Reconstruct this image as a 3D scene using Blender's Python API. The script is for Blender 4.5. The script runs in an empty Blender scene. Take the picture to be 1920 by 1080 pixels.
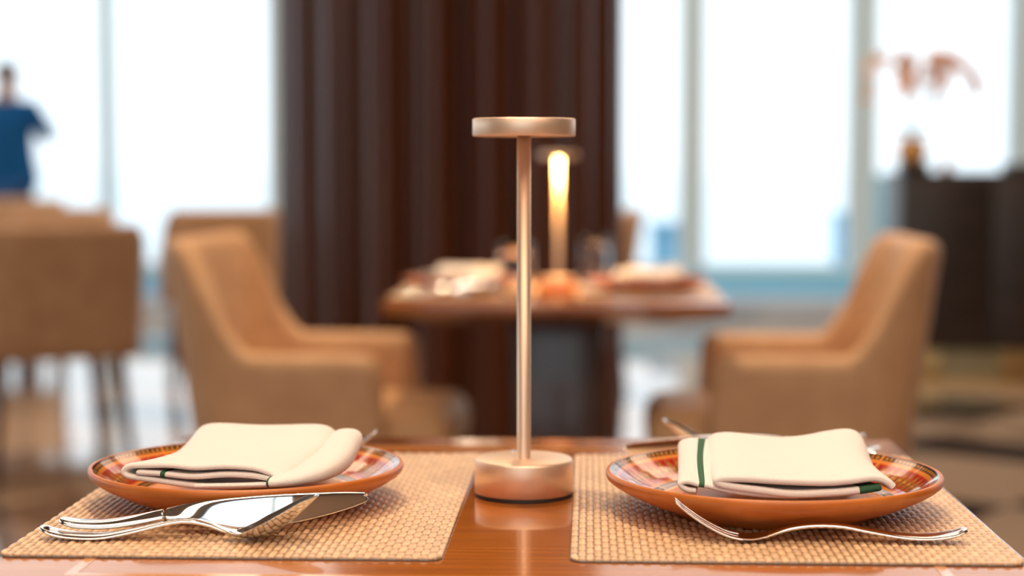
import bpy, bmesh, math, random
import numpy as np
from mathutils import Vector
random.seed(4)
S = bpy.context.scene
COL = S.collection

# ------------------------------------------------------------------ camera
f = 3300.0
TH = math.atan(218 / f); PS = math.atan(140 / f)
CAMZ = 1.01
cd = bpy.data.cameras.new('camera'); cam = bpy.data.objects.new('camera', cd); COL.objects.link(cam)
cam.location = (0, 0, CAMZ); cam.rotation_euler = (math.pi / 2 - TH, 0, PS)
cd.sensor_width = 36; cd.lens = f / 1920 * 36; cd.clip_start = .05; cd.clip_end = 500
cd.dof.use_dof = True; cd.dof.focus_distance = 1.27; cd.dof.aperture_fstop = 3.05
S.camera = cam
S.view_settings.view_transform = 'Standard'; S.view_settings.look = 'None'
S.view_settings.gamma = 1; S.view_settings.use_curve_mapping = False
S.view_settings.exposure = 0.08

_F = np.array([-math.sin(PS) * math.cos(TH), math.cos(PS) * math.cos(TH), -math.sin(TH)])
_R = np.array([math.cos(PS), math.sin(PS), 0]); _U = np.cross(_R, _F); _C = np.array([0, 0, CAMZ])
def ray(x, y): return _F + _R * (x - 960) / f + _U * (540 - y) / f
def atz(x, y, h): d = ray(x, y); return _C + d * ((h - CAMZ) / d[2])
def aty(x, y, Y): d = ray(x, y); return _C + d * (Y / d[1])

# ------------------------------------------------------------------ daylight
w = bpy.data.worlds.new('sky'); S.world = w; w.use_nodes = True
nt = w.node_tree; nt.nodes.clear()
out = nt.nodes.new('ShaderNodeOutputWorld'); bg = nt.nodes.new('ShaderNodeBackground')
tc = nt.nodes.new('ShaderNodeTexCoord'); sep = nt.nodes.new('ShaderNodeSeparateXYZ'); rp = nt.nodes.new('ShaderNodeValToRGB')
nt.links.new(tc.outputs['Generated'], sep.inputs[0])
mr = nt.nodes.new('ShaderNodeMapRange'); mr.inputs[1].default_value = -.25; mr.inputs[2].default_value = .5
nt.links.new(sep.outputs[2], mr.inputs[0]); nt.links.new(mr.outputs[0], rp.inputs[0]); nt.links.new(rp.outputs[0], bg.inputs[0])
cr = rp.color_ramp
cr.elements[0].position = 0; cr.elements[0].color = (.50, .68, .80, 1)
cr.elements[1].position = 1; cr.elements[1].color = (.86, .95, 1, 1)
for p_, c_ in ((.32, (.72, .85, .93, 1)), (.345, (.86, .94, 1, 1))):
    e = cr.elements.new(p_); e.color = c_
bg.inputs[1].default_value = 1.6
nt.links.new(bg.outputs[0], out.inputs[0])

# ------------------------------------------------------------------ room lights and added fill
def area(name, loc, size, energy, color, rot=(0, 0, 0), sy=None):
    l = bpy.data.lights.new(name, 'AREA'); l.energy = energy; l.color = color; l.size = size
    if sy: l.shape = 'RECTANGLE'; l.size_y = sy
    o = bpy.data.objects.new(name, l); COL.objects.link(o); o.location = loc; o.rotation_euler = rot
    return o
WARM = (1, .75, .55)
area('ceiling_fill_front', (.6, -1.4, 4.1), 6, 175, WARM, sy=1.6)  # added unseen warm fill for the chair sides facing the camera
area('ceiling_fill_middle', (0, 5.6, 4.1), 7, 165, WARM, sy=2.0)  # added unseen warm fill, brightens the inner sides of the chairs
area('ceiling_fill_back', (0, 9.6, 4.1), 12, 180, (1, .90, .80), sy=4)  # added unseen pale fill, brightens the window frames and sideboard
def spot(name, loc, tgt, energy, ang, rad, color):
    l = bpy.data.lights.new(name, 'SPOT'); l.energy = energy; l.spot_size = math.radians(ang); l.spot_blend = .6
    l.shadow_soft_size = rad; l.color = color
    o = bpy.data.objects.new(name, l); COL.objects.link(o); o.location = loc
    o.rotation_euler = (Vector(tgt) - Vector(loc)).to_track_quat('-Z', 'Y').to_euler(); return o
spot('downlight_table', (-.45, 1.75, 4.0), (-.05, 1.4, .75), 200, 38, .04, (1, .82, .62))
spot('downlight_near', (.35, .75, 4.0), (.05, 1.4, .75), 95, 40, .04, (1, .82, .62))
spot('downlight_second', (-.3, 3.7, 4.0), (-.1, 3.8, .75), 300, 42, .06, (1, .74, .46))

# ------------------------------------------------------------------ helpers
def mat(name, col, rough=.5, metal=0, spec=.5, coat=0, coat_r=.1, emis=None, es=0, sheen=0):
    m = bpy.data.materials.new(name); m.use_nodes = True
    b = m.node_tree.nodes['Principled BSDF']
    b.inputs['Base Color'].default_value = (*col, 1); b.inputs['Roughness'].default_value = rough
    b.inputs['Metallic'].default_value = metal; b.inputs['Specular IOR Level'].default_value = spec
    b.inputs['Coat Weight'].default_value = coat; b.inputs['Coat Roughness'].default_value = coat_r
    b.inputs['Sheen Weight'].default_value = sheen
    if emis: b.inputs['Emission Color'].default_value = (*emis, 1); b.inputs['Emission Strength'].default_value = es
    return m
def N(m, t): return m.node_tree.nodes.new(t)
def L(m, a, b): m.node_tree.links.new(a, b)
def B(m): return m.node_tree.nodes['Principled BSDF']
def noise_bump(m, scale, dist, strength=.4, coord='Object', stretch=(1, 1, 1)):
    t = N(m, 'ShaderNodeTexCoord'); mp = N(m, 'ShaderNodeMapping'); mp.inputs['Scale'].default_value = stretch
    n = N(m, 'ShaderNodeTexNoise'); n.inputs['Scale'].default_value = scale; n.inputs['Detail'].default_value = 4
    b = N(m, 'ShaderNodeBump'); b.inputs['Strength'].default_value = strength; b.inputs['Distance'].default_value = dist
    L(m, t.outputs[coord], mp.inputs[0]); L(m, mp.outputs[0], n.inputs[0]); L(m, n.outputs[0], b.inputs['Height'])
    L(m, b.outputs[0], B(m).inputs['Normal']); return n
def noise_color(m, c1, c2, scale, stretch=(1, 1, 1), detail=5, lo=.35, hi=.65, rot=(0, 0, 0)):
    t = N(m, 'ShaderNodeTexCoord'); mp = N(m, 'ShaderNodeMapping'); mp.inputs['Scale'].default_value = stretch
    mp.inputs['Rotation'].default_value = rot
    n = N(m, 'ShaderNodeTexNoise'); n.inputs['Scale'].default_value = scale; n.inputs['Detail'].default_value = detail
    r = N(m, 'ShaderNodeValToRGB'); r.color_ramp.elements[0].position = lo; r.color_ramp.elements[1].position = hi
    r.color_ramp.elements[0].color = (*c1, 1); r.color_ramp.elements[1].color = (*c2, 1)
    L(m, t.outputs['Object'], mp.inputs[0]); L(m, mp.outputs[0], n.inputs[0]); L(m, n.outputs[0], r.inputs[0])
    L(m, r.outputs[0], B(m).inputs['Base Color']); return r

def mesh_obj(name, verts, faces, m=None, parent=None, smooth=True, loc=(0, 0, 0), mids=None):
    me = bpy.data.meshes.new(name)
    o_ = np.array(loc, float)
    me.from_pydata([tuple(np.array(v, float) - o_) for v in verts], [], faces)
    me.validate(); me.update()
    if smooth: me.polygons.foreach_set('use_smooth', [True] * len(me.polygons))
    o = bpy.data.objects.new(name, me); COL.objects.link(o); o.location = loc
    for k in (m if isinstance(m, (list, tuple)) else [m]):
        if k: me.materials.append(k)
    if mids is not None and len(mids) == len(me.polygons): me.polygons.foreach_set('material_index', mids)
    if parent:
        o.parent = parent; o.location = loc
    return o
def fixn(o):
    b = bmesh.new(); b.from_mesh(o.data); bmesh.ops.recalc_face_normals(b, faces=b.faces); b.to_mesh(o.data); b.free(); return o
def empty(name, loc, label, cat, group=None, rz=0):
    o = bpy.data.objects.new(name, None); COL.objects.link(o); o.location = loc; o.rotation_euler = (0, 0, rz)
    o.empty_display_size = .05
    return tag(o, label, cat, group)
def tag(o, label, cat, group=None):
    o['label'] = label; o['category'] = cat
    if group: o['group'] = group
    return o
def copy_tree(o, parent=None):
    c = o.copy(); COL.objects.link(c); c.parent = parent
    for ch in list(o.children): copy_tree(ch, c)
    return c
def lathe(name, prof, m, parent=None, seg=64, loc=(0, 0, 0), mids=None):
    vs = []; fs = []; mi = []
    n = len(prof)
    for k in range(seg):
        a = 2 * math.pi * k / seg
        for r, z in prof: vs.append((loc[0] + r * math.cos(a), loc[1] + r * math.sin(a), loc[2] + z))
    for k in range(seg):
        k2 = (k + 1) % seg
        for i in range(n - 1):
            fs.append((k * n + i, k2 * n + i, k2 * n + i + 1, k * n + i + 1)); mi.append(mids[i] if mids else 0)
    o = mesh_obj(name, vs, fs, m, parent, loc=loc, mids=mi)
    b = bmesh.new(); b.from_mesh(o.data); bmesh.ops.remove_doubles(b, verts=b.verts, dist=1e-6)
    bmesh.ops.recalc_face_normals(b, faces=b.faces); b.to_mesh(o.data); b.free(); return o
def box(name, lo, hi, m, parent=None, bev=.003, seg=2, loc=None):
    b = bmesh.new(); bmesh.ops.create_cube(b, size=1)
    lo = Vector(lo); hi = Vector(hi); c = (lo + hi) / 2; s = hi - lo
    for v in b.verts: v.co = Vector((v.co.x * s.x, v.co.y * s.y, v.co.z * s.z))
    if bev: bmesh.ops.bevel(b, geom=list(b.edges), offset=min(bev, min(s) * .49), segments=seg, affect='EDGES', profile=.5)
    me = bpy.data.meshes.new(name); b.to_mesh(me); b.free()
    o = bpy.data.objects.new(name, me); COL.objects.link(o); o.location = c
    if m: me.materials.append(m)
    if bev:
        me.polygons.foreach_set('use_smooth', [True] * len(me.polygons))
        try: me.set_sharp_from_angle(angle=math.radians(35))
        except Exception: pass
    if parent: o.parent = parent
    return o
def crom(P, k):
    P = np.array(P, float); n = len(P); out = []
    for i in range(n - 1):
        p0 = P[max(i - 1, 0)]; p1 = P[i]; p2 = P[i + 1]; p3 = P[min(i + 2, n - 1)]
        for j in range(k):
            t = j / k
            out.append(.5 * (2 * p1 + (p2 - p0) * t + (2 * p0 - 5 * p1 + 4 * p2 - p3) * t * t + (3 * p1 - p0 - 3 * p2 + p3) * t ** 3))
    out.append(P[-1]); return np.array(out)
def grid_faces(n, m_, off=0, flip=False):
    fs = []
    for i in range(n - 1):
        for j in range(m_ - 1):
            q = (off + i * m_ + j, off + i * m_ + j + 1, off + (i + 1) * m_ + j + 1, off + (i + 1) * m_ + j)
            fs.append(q[::-1] if flip else q)
    return fs
def tube(pts, rads, seg=12, cap=True):
    pts = [Vector(p) for p in pts]; vs = []; fs = []
    ref = Vector((0, 0, 1))
    for i, p in enumerate(pts):
        t = (pts[min(i + 1, len(pts) - 1)] - pts[max(i - 1, 0)]).normalized()
        a = t.cross(ref)
        if a.length < 1e-3: a = t.cross(Vector((0, 1, 0)))
        a.normalize(); b_ = t.cross(a).normalized()
        for k in range(seg):
            an = 2 * math.pi * k / seg
            vs.append(p + (a * math.cos(an) + b_ * math.sin(an)) * rads[i])
    for i in range(len(pts) - 1):
        for k in range(seg):
            k2 = (k + 1) % seg
            fs.append((i * seg + k, i * seg + k2, (i + 1) * seg + k2, (i + 1) * seg + k))
    if cap: fs.append(tuple(range(seg))[::-1]); fs.append(tuple((len(pts) - 1) * seg + k for k in range(seg)))
    return vs, fs
class MB:
    def __init__(s): s.v = []; s.f = []; s.m = []
    def add(s, vs, fs, mi=0):
        o = len(s.v); s.v += [tuple(v) for v in vs]; s.f += [tuple(i + o for i in q) for q in fs]; s.m += [mi] * len(fs); return s
    def build(s, name, m, parent=None, loc=(0, 0, 0), smooth=True): return fixn(mesh_obj(name, s.v, s.f, m, parent, smooth, loc, s.m))

# ------------------------------------------------------------------ materials
def srgb(r, g, b):
    g_ = lambda c: (c / 255 / 12.92) if c / 255 <= .04045 else ((c / 255 + .055) / 1.055) ** 2.4
    return (g_(r), g_(g), g_(b))
M_wood = mat('polished_table_wood', (.36, .12, .025), .25, spec=.4, coat=1, coat_r=.08)
noise_color(M_wood, (.31, .075, .004), (.48, .140, .009), 9, (.9, 44, 8), 8, .33, .67)
M_woodE = mat('table_edge_wood', (.24, .075, .016), .25, coat=.4)
noise_color(M_woodE, (.17, .05, .011), (.27, .085, .02), 9, (1.2, 26, 26), 6, .3, .7)
M_inlay = mat('light_wood_inlay', (.70, .30, .075), .22, coat=.6, coat_r=.10)
M_ped = mat('dark_pedestal_wood', (.05, .02, .012), .3, coat=.3)
M_gold = mat('champagne_metal', (.92, .68, .50), .46, metal=.80)
noise_bump(M_gold, 900, .0002, .15)
M_black = mat('black_rubber', (.02, .018, .016), .6)
M_btn = mat('silver_button', (.8, .85, .95), .2, metal=.6)
M_off = mat('unlit_diffuser', (.7, .6, .5), .5)
M_led = mat('lit_diffuser', (1, .8, .5), .5, emis=(1, .70, .34), es=32)
M_steel = mat('polished_steel', (.80, .79, .78), .07, metal=1)
M_cloth = mat('cream_napkin_cotton', (.88, .79, .72), .9, spec=.2, sheen=.2)
_t = N(M_cloth, 'ShaderNodeTexCoord'); _w1 = N(M_cloth, 'ShaderNodeTexWave'); _w2 = N(M_cloth, 'ShaderNodeTexWave')
for _w, _d in ((_w1, 'X'), (_w2, 'Y')):
    _w.bands_direction = _d; _w.inputs['Scale'].default_value = 330; _w.inputs['Distortion'].default_value = 1.2; L(M_cloth, _t.outputs['Object'], _w.inputs[0])
_mx = N(M_cloth, 'ShaderNodeMath'); _mx.operation = 'ADD'; L(M_cloth, _w1.outputs['Fac'], _mx.inputs[0]); L(M_cloth, _w2.outputs['Fac'], _mx.inputs[1])
_b = N(M_cloth, 'ShaderNodeBump'); _b.inputs['Distance'].default_value = .0003; _b.inputs['Strength'].default_value = .35
L(M_cloth, _mx.outputs[0], _b.inputs['Height']); L(M_cloth, _b.outputs[0], B(M_cloth).inputs['Normal'])
M_green = mat('dark_green_stripe', (.03, .11, .05), .85)
noise_bump(M_green, 900, .0006, .6)
M_clay = mat('terracotta_clay', (.55, .185, .045), .42, coat=.1, coat_r=.3)
noise_color(M_clay, (.50, .135, .018), (.60, .175, .028), 30)
M_clayin = mat('terracotta_satin', (.68, .22, .035), .35, coat=.25, coat_r=.25)
M_glaze = mat('patterned_glaze', (.5, .1, .03), .14, spec=.4, coat=.6, coat_r=.03)
_a = N(M_glaze, 'ShaderNodeVertexColor'); _a.layer_name = 'pattern'; L(M_glaze, _a.outputs[0], B(M_glaze).inputs['Base Color'])
M_mat = mat('woven_vinyl', (.6, .4, .2), .38, spec=.6)
_a = N(M_mat, 'ShaderNodeVertexColor'); _a.layer_name = 'strand'; L(M_mat, _a.outputs[0], B(M_mat).inputs['Base Color'])
M_leather = mat('tan_leather', (.50, .29, .16), .55, spec=.35)
noise_color(M_leather, (.54, .31, .165), (.62, .37, .20), 14)
M_seat = mat('tan_seat_leather', (.64, .37, .18), .55, spec=.35)
M_piping = mat('tan_piping', (.62, .42, .27), .5)
M_leg = mat('dark_walnut_leg', (.14, .045, .022), .3)
M_col = mat('dark_fluted_veneer', (.07, .02, .012), .34, spec=.4, coat=.15, coat_r=.3)
noise_color(M_col, (.062, .015, .005), (.115, .034, .010), 3, (6, 6, .25), 4, .3, .7)
M_cab = mat('very_dark_wood', (.022, .014, .012), .4)
noise_color(M_cab, (.015, .009, .007), (.032, .02, .016), 5, (1, 1, 9))
M_brass = mat('aged_brass', (.62, .40, .16), .35, metal=.9)
M_frame = mat('window_frame_paint', (.74, .93, 1.0), .5)
M_ledge = mat('pale_ledge_stone', (.68, .78, .88), .4)
M_panel = mat('blue_grey_panel', (.32, .74, 1.0), .45)
M_wall = mat('warm_plaster', (.34, .21, .13), .9)
M_ceil = mat('ceiling_paint', (.36, .27, .20), .9)
M_terr = mat('terrace_blue_grey', (.25, .50, .66), .7)
# thin clear glass
def glass_mat(name, tint=(1, 1, 1), ior=1.45):
    m = bpy.data.materials.new(name); m.use_nodes = True; nt = m.node_tree; nt.nodes.clear()
    o = nt.nodes.new('ShaderNodeOutputMaterial'); mx = nt.nodes.new('ShaderNodeMixShader'); fr = nt.nodes.new('ShaderNodeFresnel')
    fr.inputs[0].default_value = ior
    tr = nt.nodes.new('ShaderNodeBsdfTransparent'); tr.inputs[0].default_value = (*tint, 1)
    gl = nt.nodes.new('ShaderNodeBsdfGlossy'); gl.inputs['Roughness'].default_value = .01
    nt.links.new(fr.outputs[0], mx.inputs[0]); nt.links.new(tr.outputs[0], mx.inputs[1]); nt.links.new(gl.outputs[0], mx.inputs[2]); nt.links.new(mx.outputs[0], o.inputs[0])
    return m
M_pane = glass_mat('window_glass', (.96, .99, 1)); M_glass = mat('tumbler_glass', (1, 1, 1), .0); B(M_glass).inputs['Transmission Weight'].default_value = 1; B(M_glass).inputs['IOR'].default_value = 1.47
# marble floor
M_floor = mat('geometric_marble', (.5, .4, .3), .06, spec=.8)
def floor_nodes(m):
    t = N(m, 'ShaderNodeTexCoord')
    def chk(scale, rot, c1, c2, off=(0, 0, 0)):
        mp = N(m, 'ShaderNodeMapping'); mp.inputs['Rotation'].default_value = (0, 0, rot); mp.inputs['Location'].default_value = off
        c = N(m, 'ShaderNodeTexChecker'); c.inputs['Scale'].default_value = scale
        c.inputs['Color1'].default_value = (*c1, 1); c.inputs['Color2'].default_value = (*c2, 1)
        L(m, t.outputs['Object'], mp.inputs[0]); L(m, mp.outputs[0], c.inputs['Vector']); return c
    a = chk(1.1, .9, (.62, .44, .30), (.40, .28, .19))
    b = chk(1.25, .62, (.035, .028, .03), (.60, .43, .30), (.3, .1, 0))
    k = chk(.625, .62, (0, 0, 0), (1, 1, 1), (.3, .5, 0))
    mx = N(m, 'ShaderNodeMix'); mx.data_type = 'RGBA'
    L(m, k.outputs['Fac'], mx.inputs[0]); L(m, a.outputs[0], mx.inputs[6]); L(m, b.outputs[0], mx.inputs[7])
    n = N(m, 'ShaderNodeTexNoise'); n.inputs['Scale'].default_value = 3; n.inputs['Detail'].default_value = 8
    L(m, t.outputs['Object'], n.inputs[0])
    m2 = N(m, 'ShaderNodeMix'); m2.data_type = 'RGBA'; m2.blend_type = 'MULTIPLY'; m2.inputs[0].default_value = .35
    L(m, mx.outputs[2], m2.inputs[6]); L(m, n.outputs[0], m2.inputs[7]); L(m, m2.outputs[2], B(m).inputs['Base Color'])
floor_nodes(M_floor)

# ------------------------------------------------------------------ setting
WY = 12.5; CH = 4.2
def st(o): o['kind'] = 'structure'; return o
st(box('floor', (-11, -4, -.1), (11, WY + .3, 0), M_floor, bev=0))
st(box('ceiling', (-11, -4, CH), (11, WY + .3, CH + .1), M_ceil, bev=0))
WN = [20]
def side_windows(axis, fixed, a0, a1, n):
    # a row of tall windows in a side wall, with frames and panes
    for k in range(n):
        u0 = a0 + (a1 - a0) * k / n; u1 = a0 + (a1 - a0) * (k + 1) / n
        def bb(ua, ub, z0, z1):
            if axis == 'Y': return (fixed, ua, z0), (fixed + .1, ub, z1)
            return (ua, fixed, z0), (ub, fixed + .1, z1)
        mb = MB()
        for ua, ub, z0, z1 in ((u0, u0 + .06, .3, CH), (u1 - .06, u1, .3, CH), (u0 + .06, u1 - .06, .3, .36), (u0 + .06, u1 - .06, CH - .1, CH)):
            lo, hi = bb(ua, ub, z0, z1); x0, y0, z0_ = lo; x1, y1, z1_ = hi
            mb.add([(x0, y0, z0_), (x1, y0, z0_), (x1, y1, z0_), (x0, y1, z0_), (x0, y0, z1_), (x1, y0, z1_), (x1, y1, z1_), (x0, y1, z1_)], [(0, 3, 2, 1), (4, 5, 6, 7), (0, 1, 5, 4), (1, 2, 6, 5), (2, 3, 7, 6), (3, 0, 4, 7)])
        WN[0] += 1
        wn = st(mb.build('window_%d' % WN[0], M_frame, smooth=False)); m5 = fixed + .05
        if axis == 'Y': q = [(m5, u0 + .06, .36), (m5, u1 - .06, .36), (m5, u1 - .06, CH - .1), (m5, u0 + .06, CH - .1)]
        else: q = [(u0 + .06, m5, .36), (u1 - .06, m5, .36), (u1 - .06, m5, CH - .1), (u0 + .06, m5, CH - .1)]
        mesh_obj('glass_pane', q, [(0, 1, 2, 3)], M_pane, wn, smooth=False)
st(box('wall_left', (-11.1, -4, 0), (-11, WY + .3, .3), M_wall, bev=0))
st(box('trim_6', (-11.1, -4, .3), (-11, 0, CH), M_wall, bev=0))
side_windows('Y', -11.1, 0, WY, 5)
st(box('wall_right', (11, -4, 0), (11.1, WY + .3, CH), M_wall, bev=0))
st(box('wall_front', (1.6, -4.1, 0), (11.1, -4, CH), M_wall, bev=0))
st(box('trim_5', (-2.7, -4.1, 0), (1.6, -4, .3), M_wall, bev=0))
st(box('trim_7', (-11.1, -4.1, 0), (-2.7, -4, CH), M_wall, bev=0))
side_windows('X', -4.1, -2.7, 1.6, 3)  # unseen windows behind the camera, added and sized for blade and lamp reflections
def wx(px): return aty(px, 420, WY)[0]
# low wall under the glass: ledge + blue-grey band
st(box('trim_1', (-11, WY - .22, 0), (11, WY + .12, .13), M_ledge, bev=.01))
st(box('trim_2', (-11, WY + .0, .13), (11, WY + .09, .30), M_panel, bev=.01))
mull = [(-440 - 315, .05), (-440, .05), (-120, .05), (201, .05), (516, .05), (830, .05), (1060, .05), (1297, .09), (1616, .10), (1916, .10), (2230, .09), (2545, .09)]
xs = [-11 + .05] + [wx(p) for p, _ in mull] + [wx(2860), wx(3180), 11 - .05]
hw = [.05] + [h for _, h in mull] + [.09, .09, .05]
for i in range(len(xs) - 1):
    xl, xr = xs[i], xs[i + 1]
    m_ = MB()
    def bx(lo, hi, mi=0):
        x0, y0, z0 = lo; x1, y1, z1 = hi
        v = [(x0, y0, z0), (x1, y0, z0), (x1, y1, z0), (x0, y1, z0), (x0, y0, z1), (x1, y0, z1), (x1, y1, z1), (x0, y1, z1)]
        m_.add(v, [(0, 3, 2, 1), (4, 5, 6, 7), (0, 1, 5, 4), (1, 2, 6, 5), (2, 3, 7, 6), (3, 0, 4, 7)], mi)
    x0f = xl - (hw[i] if i else .05)
    bx((x0f, WY, .30), (xl + hw[i], WY + .12, CH - .02)); 
    if i == len(xs) - 2: bx((xr - hw[i + 1], WY, .30), (xr + .05, WY + .12, CH - .02))
    xe = xr - hw[i + 1]
    bx((xl + hw[i], WY + .02, .30), (xe, WY + .10, .35)); bx((xl + hw[i], WY + .02, CH - .09), (xe, WY + .10, CH - .02))
    wn = st(m_.build('window_%d' % (i + 1), M_frame, smooth=False))
    g = mesh_obj('glass_pane', [(xl + hw[i], WY + .06, .34), (xe, WY + .06, .34), (xe, WY + .06, CH - .08), (xl + hw[i], WY + .06, CH - .08)], [(0, 1, 2, 3)], M_pane, wn, smooth=False)
# solid lower panel beside the cabinet
st(box('trim_3', (wx(1642), WY - .03, .13), (wx(1642) + 1.05, WY + .0, .995), M_panel, bev=.006))

# fluted round column
def column():
    cY = 5.45; c = aty(845, 500, cY); R = 322 / f * (cY) * 1.0
    n = 20; vs = []; fs = []; prof = []
    for k in range(n):
        a0 = math.radians(80 + 18 * k)
        for j in range(12):
            t = j / 12; a = a0 + math.radians(18) * t
            bulge = math.sin(math.pi * t) ** .65
            prof.append((a, R - .075 + .075 * bulge))
    P = len(prof)
    for z in (0, CH):
        for a, r in prof: vs.append((c[0] + r * math.cos(a), cY + r * math.sin(a), z))
    for k in range(P): fs.append((k, (k + 1) % P, P + (k + 1) % P, P + k))
    o = mesh_obj('fluted_column', vs, fs, M_col, loc=(c[0], cY, 0)); fixn(o)
    tag(o, 'dark brown round column clad in vertical fluted veneer behind the second table', 'column')
column()

# plain blocks standing in for unclear terrace furniture beyond the glass
def placeholder(px0, px1, ytop, Y, lab):
    a = aty(px0, ytop, Y); b_ = aty(px1, ytop, Y)
    e = empty('terrace_placeholder', ((a[0] + b_[0]) / 2, Y + .15, 0), lab, 'placeholder', 'placeholder blocks on the terrace')
    w_ = (b_[0] - a[0]) / 2; h = a[2]
    box('placeholder_body', (-w_, -.15, .0), (w_, .15, h - .05), M_terr, e, .02)
    box('placeholder_rim', (-w_ - .015, -.165, h - .05), (w_ + .015, .165, h), M_terr, e, .01)
placeholder(1571, 1600, 398, 14.0, 'tall narrow blue-grey planter outside the glass, left of the chair on the right')
placeholder(1222, 1274, 418, 14.0, 'wide blue-grey planter outside the glass, just right of the fluted column')
st(box('trim_4', (-11, WY + .3, -.12), (11, 18, -.02), M_ledge, bev=0))

# ------------------------------------------------------------------ table
TX0, TX1, TY0, TY1, TZ = -.397, .297, 1.047, 1.712, .75
TC = ((TX0 + TX1) / 2, (TY0 + TY1) / 2)
def make_table(lab):
    e = empty('dining_table', (TC[0], TC[1], 0), lab, 'table')
    hx = (TX1 - TX0) / 2; hy = (TY1 - TY0) / 2
    t = box('tabletop', (-hx, -hy, TZ - .022), (hx, hy, TZ), [M_wood][0], e, .003, 3)
    # bevelled under-body
    a = .0; vs = []
    for (ix, z) in ((.012, TZ - .022), (.11, TZ - .05)):
        vs += [(-hx + ix, -hy + ix, z), (hx - ix, -hy + ix, z), (hx - ix, hy - ix, z), (-hx + ix, hy - ix, z)]
    fs = [(0, 1, 5, 4), (1, 2, 6, 5), (2, 3, 7, 6), (3, 0, 4, 7), (4, 5, 6, 7), (3, 2, 1, 0)]
    fixn(mesh_obj('under_frame', vs, fs, M_woodE, e, smooth=False))
    ins = .060; wd = .0075; z0 = TZ - .004; z1 = TZ + .0003
    m_ = MB()
    def bx(x0, y0, x1, y1):
        v = [(x0, y0, z0), (x1, y0, z0), (x1, y1, z0), (x0, y1, z0), (x0, y0, z1), (x1, y0, z1), (x1, y1, z1), (x0, y1, z1)]
        m_.add(v, [(0, 3, 2, 1), (4, 5, 6, 7), (0, 1, 5, 4), (1, 2, 6, 5), (2, 3, 7, 6), (3, 0, 4, 7)])
    X = hx - ins; Y_ = hy - ins
    bx(-X, -Y_, X, -Y_ + wd); bx(-X, Y_ - wd, X, Y_); bx(-X, -Y_ + wd, -X + wd, Y_ - wd); bx(X - wd, -Y_ + wd, X, Y_ - wd)
    m_.build('inlay_line', M_inlay, e, smooth=False)
    box('pedestal', (-.10, -.10, .03), (.10, .10, TZ - .05), M_ped, e, .012)
    box('base_plate', (-.21, -.21, 0), (.21, .21, .03), M_ped, e, .008)
    return e
near_table = make_table('polished orange-brown wooden table in the foreground, with a light inlay line')

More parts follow.
